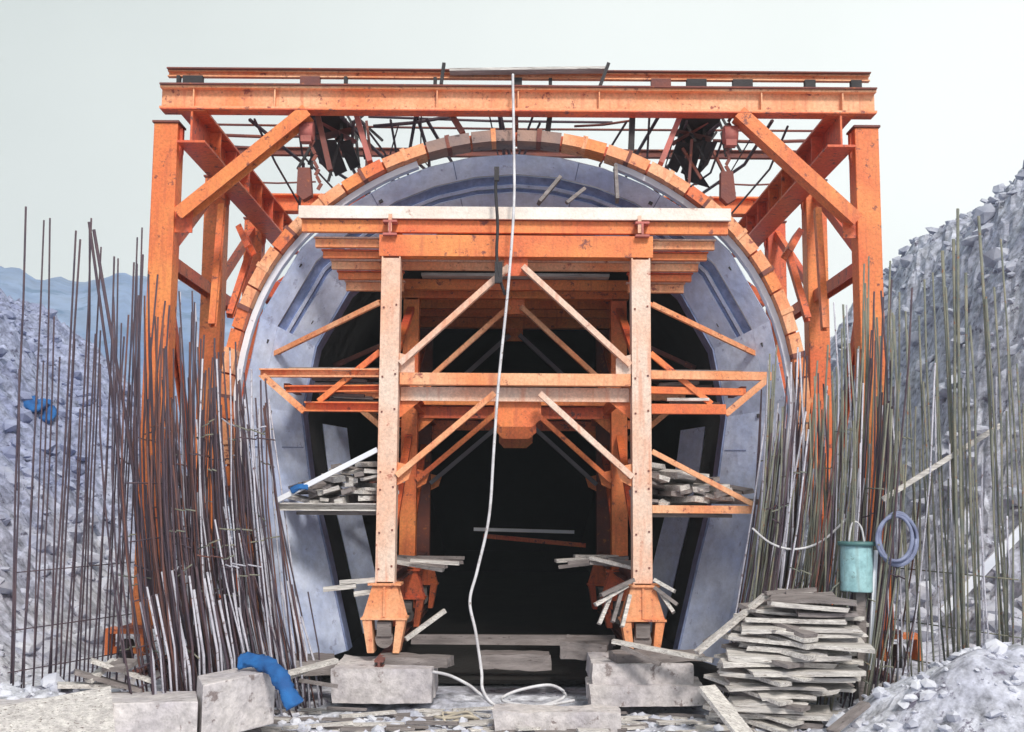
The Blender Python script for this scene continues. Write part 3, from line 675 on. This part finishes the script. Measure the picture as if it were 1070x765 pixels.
# kerb slabs at the lower left
def slab(poly_px, Y0, Y1, th, label):
    pts = [at(x, y, Yv) for (x, y, Yv) in poly_px]
    q = MB(); n = len(pts); q.add([p for p in pts] + [p-Vector((0,0,th)) for p in pts], [list(range(n)), [i+n for i in range(n)][::-1]] + [[i, (i+1)%n, (i+1)%n+n, i+n] for i in range(n)])
    return tag(q.build('concrete_slab', M['concrete'], bevel=.015), label, 'slab')
slab([(-30,738,12.9),(207,733,12.9),(205,722,14.2),(-20,724,14.2)], 0, 0, .5, 'long pale concrete slab in the lower left corner')
slab([(212,716,13.1),(288,700,13.9),(276,692,14.6),(206,706,13.8)], 0, 0, .62, 'tilted pinkish concrete slab under the blue cloth')
tag(MB().bar(at(-20,768,12.4), at(118,741,12.9), .04, .5).build('plank', M['wood']), 'wide pale plank lying on the lower left slab', 'plank')

# ------------------------------------------------------------------ reinforcing bars
bars = 0
def rebar(pts, r, m_, label, group):
    global bars; bars += 1
    q = MB(); q.tube(pts, r*random.uniform(.75,.95), 5); return tag(q.build('rebar', M[m_]), label, 'rebar', group)
def bent(p0, top, bow, n=5):
    """pts from foot to top with a sideways bow"""
    out = []
    for i in range(n+1):
        t = i/n; p = p0.lerp(top, t); k = 4*t*(1-t); out.append(p + bow*k + Vector((random.uniform(-.012,.012), random.uniform(-.012,.012), 0)))
    return out
# measured tall bars left of the gantry: (top px, top py, bottom px)
ORD = ['first','second','third','fourth','fifth','sixth','seventh','eighth','ninth','tenth','eleventh','twelfth','thirteenth','fourteenth','fifteenth','sixteenth','seventeenth','eighteenth','nineteenth','twentieth','twenty-first','twenty-second']
LT = [(28,216,12),(46,230,24),(53,228,36),(79,241,50),(84,250,58),(96,228,66),(93,238,80),(106,258,88),(120,268,96),(123,270,106),(139,274,114),(143,248,122),(148,238,132)]
for k, (tx, ty, bx) in enumerate(LT):
    Y = 14.4 + k*.13
    p0 = at(bx, 700, Y); p0.z = ground_h(p0.x, p0.y)-.1
    rebar(bent(p0, at(tx, ty, Y), Vector((random.uniform(-.02,.06),0,0))), .015, 'rebar_dark', 'tall dark rebar against the left bank, %s from the left edge' % ORD[k], 'tall rebars against the left bank')
for k in range(12):
    Y = 14.3 + k*.15; bx = 16 + k*9.6
    p0 = at(bx, 700, Y); p0.z = ground_h(p0.x, p0.y)-.1
    rebar(bent(p0, at(bx+8+random.uniform(-3,10), random.uniform(330,440), Y), Vector((0,0,0))), .013, 'rebar_dark', 'shorter dark rebar among the tall ones at the left bank, %s from the left edge' % ORD[k], 'shorter rebars at the left bank')
for (tx, ty, bx, by, lab) in ((93,232,132,560,'thick bar leaning right across the left rebars'),(98,240,160,640,'second thick bar leaning across the left rebars')):
    rebar([at(tx,ty,14.7), at((tx+bx)/2+3,(ty+by)/2,14.8), at(bx,by,15.0)], .024, 'rebar_dark', lab, None)
# outer layer of the wall reinforcement
def wall_layer(s, X0, Xt, y0, y1, n, tops, mats, label, group, rr=.015, lean=0, jx=.1):
    for k in range(n):
        t = (k+random.uniform(-.3,.3))/n
        Y = y0 + (y1-y0)*t
        x = XC + s*(X0 + random.uniform(-jx,jx)); xt = XC + s*(Xt + random.uniform(-jx*1.6,jx*1.6))
        zt = random.uniform(*tops)
        p0 = Vector((x, Y, ground_h(x, Y)-.1)); p1 = Vector((xt, Y+lean*random.uniform(-.3,1), zt))
        c = random.choice(mats)
        rebar(bent(p0, p1, Vector((s*random.uniform(.05,.2),0,0))), rr, c, {'rebar_pale':'whitened ','rebar_dark':'dark ','rebar_green':'grey green ','rebar_rust':'rusty '}[c]+label, group)
wall_layer(-1, 4.45, 4.95, 13.9, 16.5, 24, (3.2, 5.3), ['rebar_dark','rebar_rust','rebar_dark'], 'rebar in the dense row before the left gantry column', 'rebars before the left gantry column')
wall_layer(-1, 3.95, 4.5, 14.2, 16.5, 26, (2.2, 4.6), ['rebar_dark','rebar_rust','rebar_dark'], 'rebar in the dense middle row left of the arch', 'middle row rebars left of the arch')
wall_layer(1, 4.45, 5.0, 14.6, 16.6, 28, (3.2, 5.6), ['rebar_green','rebar_dark','rebar_green'], 'rebar in the dense row before the right gantry column', 'rebars before the right gantry column')
wall_layer(1, 3.95, 4.5, 14.9, 16.6, 24, (2.4, 4.9), ['rebar_green','rebar_pale','rebar_green'], 'rebar in the dense middle row right of the arch', 'middle row rebars right of the arch')
# inner layer curving with the arch
def curved_layer(s, n, r0, y0, y1, mats, label, group, amin=68, amax=88):
    for k in range(n):
        Y = y0 + (y1-y0)*(k+random.uniform(-.3,.3))/n
        a1 = R(random.uniform(amin, amax)); a0 = R(134 + random.uniform(-1,4)); r = r0 + random.uniform(-.12,.12)
        pts = []
        for i in range(9):
            a = a0 + (a1-a0)*i/8; pts.append(Vector((XC + s*r*math.sin(a), Y, CZ + r*math.cos(a))))
        pts[0].z = min(pts[0].z, ground_h(pts[0].x, Y)-.05)
        rebar(pts, .015, random.choice(mats), label, group)
def inner_layer(s, n, y0, y1, mats, label, group):
    for k in range(n):
        Y = y0 + (y1-y0)*random.random(); u = (k+random.random())/n
        xf = 2.80 + 1.15*u + random.uniform(-.05,.05); xt = 3.45 + .85*u + random.uniform(-.12,.12)
        p0 = Vector((XC+s*xf, Y, 0)); p0.z = ground_h(p0.x, Y)-.1
        p1 = Vector((XC+s*xt, Y+random.uniform(-.2,.1), random.uniform(3.1, 4.3)))
        c = random.choice(mats)
        rebar(bent(p0, p1, Vector((s*random.uniform(.0,.16),0,0))), .015, c, {'rebar_pale':'whitened ','rebar_dark':'dark ','rebar_green':'grey green ','rebar_rust':'rusty '}[c]+label, group)
inner_layer(-1, 28, 15.2, 16.4, ['rebar_pale','rebar_dark','rebar_dark'], 'inner rebar leaning out beside the arch on the left', 'inner rebars on the left')
inner_layer(1, 30, 15.4, 16.4, ['rebar_pale','rebar_green','rebar_dark'], 'inner rebar leaning out beside the arch on the right', 'inner rebars on the right')
# the rest of the bars, more than anyone would count
th = MB()
for s_ in (-1, 1):
    for k in range(150 if s_ < 0 else 200):
        Y = random.uniform(14.9, 16.6); u = random.random(); xf = 3.0+1.75*u; xt = 3.7+1.35*u+random.uniform(-.2,.2)
        if s_ < 0 and k < 45: xf -= .35; xt -= .3
        if 60 < k < 90: xf += .8; xt += .75; Y = random.uniform(16.2, 19)
        if k >= 120: u = random.random(); Y = random.uniform(15.6, 16.45); xf = 2.75+.95*u; xt = 3.5+.75*u
        p0 = Vector((XC+s_*xf, Y, -.7)); p1 = Vector((XC+s_*xt, Y+random.uniform(-.3,.3), random.uniform(1.4, 3.6+.8*u)))
        if 90 <= k < 120: Y = random.uniform(15.2, 16.5); xf = random.uniform(3.9, 4.6 if s_ < 0 else 5.1); p0 = Vector((XC+s_*xf, Y, -.7)); p1 = Vector((XC+s_*(xf+random.uniform(.2,.7)), Y+random.uniform(-.4,.3), random.uniform(2.2, 5.0)))
        th.tube(bent(p0, p1, Vector((s_*random.uniform(.0,.15),0,0)), 3), .0115, 5)
for k in range(110):
    s_ = random.choice((-1, -1, 1)); x = s_*random.uniform(3.3, 5.0); Y = random.uniform(14.6, 16.4); z = random.choice((.1, .9, 1.25, 1.6, 2.0, 2.6, 3.0)) + random.uniform(-.15,.15)
    a_ = random.uniform(-.6,.6); L_ = random.uniform(.06,.22); c = Vector((XC+x, Y, z)); d_ = Vector((math.cos(a_), random.uniform(-.8,.8), math.sin(a_)))*L_
    th.tube([c-d_, c+Vector((0,0,-.01)), c+Vector((0,0,.01)), c+d_], .010, 5)
th_o = th.build('rebar_thicket', M['rebar_dark'], keep=True)
for nm in ('rebar_rust', 'rebar_green', 'rebar_pale'): th_o.data.materials.append(M[nm])
for k in range(len(th_o.data.polygons)//17):
    c = random.choice((0,0,0,0,1,1,0,3)) if k < 150 else random.choice((0,2,2,0,3,2,1))
    for f in range(17): th_o.data.polygons[k*17+f].material_index = c
tag(th_o, 'dense thicket of further rusty bars on both sides', 'rebar', kind='stuff')
# pale stub bars at the left foot
for k in range(34):
    px = 142 + k*5.4 + random.uniform(-2,2); Y = 13.9 + k*.07
    p1 = at(px, 592+random.uniform(-8,40)+k*.4, Y); p0 = at(px+14+random.uniform(0,8), 690+random.uniform(-10,20), Y-.1); p0.z = min(p0.z, ground_h(p0.x, p0.y)-.03)
    q = [p1, p1.lerp(p0,.5)+Vector((.05,0,0)), p0]
    rebar(q, random.choice([.014,.018,.022]), 'rebar_pale' if k % 3 else 'rebar_dark', ('short whitened' if k % 3 else 'short dark')+' bar leaning at the foot of the left rebars', 'whitened stub bars at the left')
# tall bars at the right bank
RT = [(1001,218),(985,262),(997,250),(1023,226),(1009,285),(974,285),(1040,300),(1030,310),(960,330),(948,345),(1052,340),(1046,250),(988,300),(966,292),(934,330),(1014,340),(1062,380),(978,350)]
for k, (tx, ty) in enumerate(RT):
    rk_ = sorted(RT).index((tx, ty))
    Y = 15.6 - (tx-930)*.010; bx = tx + random.uniform(4, 26)
    p0 = at(bx, 660, Y); p0.z = ground_h(p0.x, p0.y)-.1
    rebar(bent(p0, at(tx, ty, Y), Vector((random.uniform(-.05,.05),0,0))), .016 if k > 4 else .024, 'rebar_green', 'tall grey green rebar against the right slope, %s counting from the right gantry column' % ORD[rk_], 'tall rebars against the right slope')
for k in range(22):
    bx = 930 + k*6.4 + random.uniform(-2,2); Y = 15.7 - (bx-930)*.010
    p0 = at(bx, 665, Y); p0.z = ground_h(p0.x, p0.y)-.1
    rebar(bent(p0, at(bx-random.uniform(-4,10), random.uniform(380,540), Y), Vector((0,0,0))), .014, random.choice(['rebar_green','rebar_green','rebar_pale']), 'shorter rebar low against the right slope, %s counting from the right gantry column' % ORD[k], 'shorter rebars against the right slope')
# horizontal distribution bars
for s, side, mm in ((-1, 'left', 'rebar_dark'), (1, 'right', 'rebar_green')):
    for k, z in enumerate((-.1, .12, .35, .9, 1.6, 2.3)):
        x = s*(4.42 + .11*z)
        rebar([(XC+x, 13.9 if s < 0 else 14.6, z), (XC+x+.02, 15.3, z+.02), (XC+x, 16.6, z)], .012, mm, 'horizontal tie bar across the %s rebar rows' % side, 'horizontal tie bars on the %s' % side)
    for k, z in enumerate((.0, .5, 1.2)):
        p0 = at(14 if s < 0 else 1064, 600, 14.3); p1 = at(140 if s < 0 else 932, 600, 16)
        rebar([(p0.x, 14.3, z), (p1.x, 16, z+.05)], .010, mm, 'horizontal tie bar across the %s bank rebars' % side, 'bank tie bars on the %s' % side)
print('BARS', bars)
tag(MB().bar(at(922,522,15.0), at(1046,444,15.0), .05, .06).build('prop_pole', M['wood']), 'pale pole slanting across the right rebars at mid height', 'pole')
tag(MB().bar(at(985,640,16.3), at(1085,535,16.3), .05, .13).build('prop_pole', M['flange']), 'thick white pole slanting up at the right edge', 'pole')

# ------------------------------------------------------------------ hoses, coil, canister, cloth
def catmull(P, n=8):
    P = [Vector(p) for p in P]; P = [P[0]] + P + [P[-1]]; out = []
    for i in range(1, len(P)-2):
        for k in range(n):
            t = k/n; a, b, c, d = P[i-1], P[i], P[i+1], P[i+2]
            out.append(.5*((2*b) + (c-a)*t + (2*a-5*b+4*c-d)*t*t + (3*b-a-3*c+d)*t*t*t))
    out.append(P[-2]); return out
H = [(536,78,16.6),(536,88,16.5),(537,150,16.3),(537,215,16.0),(531,300,15.9),(521,400,15.8),(516,470,15.7),(511,540,15.6),(499,595,15.5),(491,628,15.4),(497,660,15.3),(503,700,15.2),(505,722,14.95),(520,738,14.8),(555,740,14.8),(590,728,15.0),(575,716,15.3),(540,722,15.2),(525,732,15.0),(560,738,14.8),(600,732,15.0)]
q = MB(); q.tube(catmull([at(*p) for p in H]), .020, 8)
tag(q.build('hose', M['rope']), 'long pale hose hanging from the top beam to the ground', 'hose')
for k, (cx, cy, rx_, lab) in enumerate(((478,738,26,'loose loop of tan rope before the left block'),(560,722,40,'large tangle of pale rope between the concrete blocks'),(590,718,24,'small tangle of tan rope beside the right block'))):
    P = []; c = at(cx, cy, 15.0); g0 = ground_h(c.x, 15.0)
    for i in range(46 if k else 14):
        a = i*1.05; rr = rx_/80*random.uniform(.55, 1.0); x, y = c.x + rr*math.cos(a), 15.0 + rr*.8*math.sin(a)
        P.append((x, y, ground_h(x, y)+.04+.02*(i % 4)))
    q = MB(); q.tube(catmull(P, 6), .018, 6); tag(q.build('rope', M['rope'] if k == 1 else M['rope_warm']), lab, 'rope')
q = MB(); q.tube(catmull([at(452,702,15.3), at(470,706,15.2), at(490,716,15.1), at(500,724,15.0), at(515,736,14.9)]), .02, 6); tag(q.build('rope', M['rope']), 'pale rope end running off the left concrete block', 'rope')
q = MB(); q.tube(catmull([at(519,178,16.05), at(518,200,16.05), at(520,235,16.0), at(519,265,16.0), at(522,290,16.0), at(528,308,16.1)]), .022, 6)
q.box(at(519,182,16.05), (.07,.07,.2)); q.box(at(521,285,16.02), (.11,.08,.3))
tag(q.build('cable', M['dark']), 'dark cable with clamps hanging over the upper platform edge', 'cable')
for (a, b, lab, w_) in (((563,212),(585,186),'dark board stub leaning left on the upper platform',.13),((592,212),(611,197),'thin stick leaning on the upper platform',.05),((645,210),(643,174),'upright dark board stub on the upper platform right',.15)):
    tag(MB().bar(at(*a, 16.5), at(*b, 16.7), .05, w_, (0,1,0)).build('board_stub', M['wood_dark']), lab, 'board')
q = MB(); P = []
for i in range(24*7):
    a = i*2*math.pi/24; lp = i/24; k1 = 2.2*math.sin(lp*2.4); k2 = 2.0*math.cos(lp*1.9)
    P.append(at(937 + (19+k1)*math.cos(a) + k2*.6, 563 + (25+k2)*math.sin(a) + k1*.5, 14.72+.05*math.sin(lp*2.1)))
q.tube(P, .022, 6); tag(q.build('hose_coil', M['coil']), 'grey blue coiled hose hung on the right rebars', 'coil')
c0 = at(895, 618, 14.9); c1 = at(895, 570, 14.9)
cn_ = empty('canister', c0, 'pale teal canister on a post beside the plank stack', 'canister')
q = MB(); q.tube([c0, c0.lerp(c1,.03), c1.lerp(c0,.05), c1], .2, 20); q.build('body', M['teal'], cn_)
q = MB(); q.tube([c1, c1+Vector((0,0,.05))], .235, 20); q.build('lid', M['teal_dark'], cn_)
q = MB(); q.tube(catmull([c1+Vector((-.1,0,.04)), c1+Vector((-.06,0,.25)), c1+Vector((.0,0,.3)), c1+Vector((.07,0,.22)), c1+Vector((.1,0,.04))], 5), .014, 5); q.build('handle', M['rope'], cn_)
tag(MB().bar(Vector((c0.x+.05, 14.95, -.5)), Vector((c0.x+.05, 14.95, c0.z-.002)), .12, .12, (0,1,0)).build('wooden_post', M['wood_dark']), 'short dark post carrying the teal canister', 'post')
tag(MB().bar(at(909,700,14.8), at(915,575,14.9), .05, .05, (0,1,0)).build('steel_stake', M['flange']), 'thin pale stake right of the teal canister', 'stake')
q = MB(); q.tube(catmull([at(786,552,15.4), at(806,568,15.4), at(830,574,15.4), at(858,566,15.4), at(885,542,15.4)]), .016, 5); tag(q.build('rope', M['rope']), 'sagging pale line strung among the right rebars', 'rope')
# blue cloth over the slab
def ribbon(P, w, m_, name, label):
    C = catmull([at(*p) for p in P], 6); vs = []; fs = []; n = 7
    for i, p in enumerate(C):
        d = (C[min(i+1,len(C)-1)]-C[max(i-1,0)]).normalized(); sd_ = d.cross(Vector((0,-.8,.6))).normalized(); up = sd_.cross(d).normalized()
        for k in range(2*n):
            a = 2*math.pi*k/(2*n); wv_ = 1+.18*math.sin(i*.7+k*1.9)+.15*math.sin(i*1.9-k*3.1)+random.uniform(-.08,.08)
            vs.append(p + sd_*math.cos(a)*w*wv_ + up*math.sin(a)*w*.45*wv_)
    for i in range(len(C)-1):
        for k in range(2*n): fs.append([i*2*n+k, i*2*n+(k+1)%(2*n), (i+1)*2*n+(k+1)%(2*n), (i+1)*2*n+k])
    fs += [list(range(2*n))[::-1], [(len(C)-1)*2*n+k for k in range(2*n)]]
    q = MB(); q.add(vs, fs, True); return tag(q.build(name, M[m_]), label, 'cloth')
ribbon([(250,691,14.0),(262,690,13.95),(278,694,13.8),(290,704,13.6),(299,720,13.5),(308,738,13.45)], .09, 'blue', 'blue_cloth', 'crumpled blue cloth draped over the tilted slab')
ribbon([(304,513,16.3),(312,509,16.3),(322,508,16.3)], .05, 'blue', 'blue_cloth', 'small blue rag on the left lower shelf')
def gp(px, py):
    p = hit(px, py); return (px, py, p.y-.08)
ribbon([gp(28,418),gp(36,426),gp(44,422),gp(50,432),gp(46,440)], .20, 'blue', 'blue_cloth', 'blue sheet lying on the left bank')

# ------------------------------------------------------------------ plank stack at the right
for k in range(19):
    z = -.64 + k*.088
    for i in range(3):
        if random.random() < .10 and i: continue
        Y = 14.40 + i*.33 + random.uniform(-.10,.10)
        l_ = 742 + k*3.0 + random.choice((-8, 0, 14, 34)) + random.uniform(-10, 10); r_ = random.choice((862, 878, 893, 905)) + random.uniform(-12, 8) - (18 if k < 5 else 0) - (14 if k > 15 else 0)
        if k > 16: l_ += 25
        x0 = at(l_, 690, Y).x; x1 = at(r_, 690, Y).x; xm = (x0+x1)/2; h_ = random.uniform(.035,.075); wd = random.uniform(.2,.36)
        rot = rz(random.uniform(-.30,.14), random.uniform(-.015,.06), random.uniform(-.03,.16)); q = MB(); c = Vector((xm, Y, z+random.uniform(-.01,.01)))
        # a slightly warped board with a ragged end
        n = 6; vs = []; wp = random.uniform(-.035,.035); tw = random.uniform(-.05,.05)
        for j in range(n+1):
            t = j/n*2-1; e_ = random.uniform(-.02,.02)
            for (yy, zz_) in ((-1,-1),(1,-1),(1,1),(-1,1)):
                vs.append(c + rot @ Vector((t*(x1-x0)/2 + (random.uniform(-.04,.04) if j in (0,n) else 0), yy*(wd/2+random.uniform(-.006,.006)), zz_*h_/2 + wp*t*t + tw*t*yy*.5)))
        fs = [[j*4+a, j*4+(a+1)%4, (j+1)*4+(a+1)%4, (j+1)*4+a] for j in range(n) for a in range(4)] + [[3,2,1,0],[n*4,n*4+1,n*4+2,n*4+3]]
        q.add(vs, fs)
        tag(q.build('plank', M['wood'] if random.random() < .86 else M['wood_dark']), '%s plank of the %s layer from the bottom of the right hand stack' % (('front','middle','rear')[i], ORD[k]), 'plank', 'planks in the right hand stack')
for j in range(13):
    yy_ = 632 + 10.5*j; xx_ = 772 - 3.2*j + random.uniform(-8,8)
    a_ = at(xx_, yy_, 15.0); b_ = at(xx_+random.uniform(62,96), yy_+random.uniform(20,34), 14.15)
    tag(MB().bar(a_, b_, random.uniform(.2,.32), random.uniform(.03,.06)).build('plank', M['wood'] if j % 4 else M['wood_dark']), 'slanting plank on the left side of the right hand stack, %s from the top' % ORD[j], 'plank', 'planks in the right hand stack')
for j, (px, py, Y, s_) in enumerate(((70,704,14.2,.14),(140,702,14.3,.12),(165,714,14.0,.09),(55,716,13.9,.16),(328,714,14.8,.12),(118,722,13.8,.12),(1040,680,14.6,.15),(880,758,13.3,.14))):
    q = MB(); c = hit(px, py, 13); rock(q, c + Vector((0,0,s_*.2)), s_)
    tag(q.build('boulder', M['rock']), ('pale boulder lying %s' % ('among the broken boards at the lower left, %s from the left' % {3:'first',0:'second',5:'third',1:'fourth',2:'fifth'}[j] if j in (0,1,2,3,5) else ['between blue cloth and left block','','on the crest of the spoil heap','at the bottom edge beside the spoil heap'][j-4])), 'boulder')
for (a, b, w_, m_, lab) in (((728,682,14.6),(800,622,14.9),.12,'wood','pale plank leaning up against the stack from the left'),((736,672,15.0),(818,618,15.1),.09,'wood_dark','dark plank leaning up to the stack top'),((800,620,14.8),(852,616,14.9),.09,'wood_dark','dark plank lying across the stack top'),
        ((738,718,14.0),(778,768,13.5),.26,'wood','wide pale plank sloping down to the bottom edge'),((640,670,15.4),(745,690,15.0),.12,'wood','long plank from the right foot to the stack'),((650,676,15.3),(690,694,15.1),.10,'wood_dark','short dark plank before the right foot'),
        ((868,765,13.4),(905,735,13.6),.14,'wood_dark','dark plank end half buried in the spoil heap')):
    tag(MB().bar(at(*a), at(*b), w_, .05).build('plank', M[m_]), lab, 'plank')
# debris boards, lower left
for k, (a, b, w_) in enumerate((((78,702),(150,722),.2),((95,690),(160,712),.16),((60,716),(130,716),.22),((118,700),(135,690),.3),((300,704),(352,690),.14),((280,716),(320,700),.1),((320,712),(345,716),.3),((92,712),(120,690),.12))):
    Y = 13.9 if k < 4 or k == 7 else 14.8
    p0 = at(*a, Y); p1 = at(*b, Y+.3)
    tag(MB().bar(p0, p1, w_, .05).build('debris_board', M['wood'] if k % 3 else M['wood_dark']), ('pale broken board in the debris at the lower left' if Y < 14 else 'broken board between the blue cloth and left block'), 'board', 'broken boards lower left' if Y < 14 else 'broken boards beside the left block')
for k in range(90):
    x = random.uniform(-3.2, 3.0); y = random.uniform(13.9, 15.6)
    q = MB(); q.box((x, y, ground_h(x, y)+.03), (random.uniform(.3,.9), random.uniform(.05,.12), .03), rz(random.uniform(-.5,.5), random.uniform(-.05,.05)), .006)
    tag(q.build('wood_scrap', random.choice([M['wood'], M['wood_dark']])), 'flat wood scrap on the ground before the tunnel mouth', 'wood scrap', 'wood scraps before the tunnel mouth')

# ------------------------------------------------------------------ air
hz = MB(); hz.box((0, 190, 38), (760, 510, 120))
vm = bpy.data.materials.new('haze'); vm.use_nodes = True; n_ = vm.node_tree; n_.nodes.clear()
o_ = n_.nodes.new('ShaderNodeOutputMaterial'); pv = n_.nodes.new('ShaderNodeVolumePrincipled')
pv.inputs['Color'].default_value = (.80,.88,1,1); pv.inputs['Density'].default_value = .0013
n_.links.new(pv.outputs[0], o_.inputs['Volume'])
HAZE = True
if HAZE: tag(hz.build('haze', vm, keep=True), 'thin blue haze over the far hills', kind='stuff')
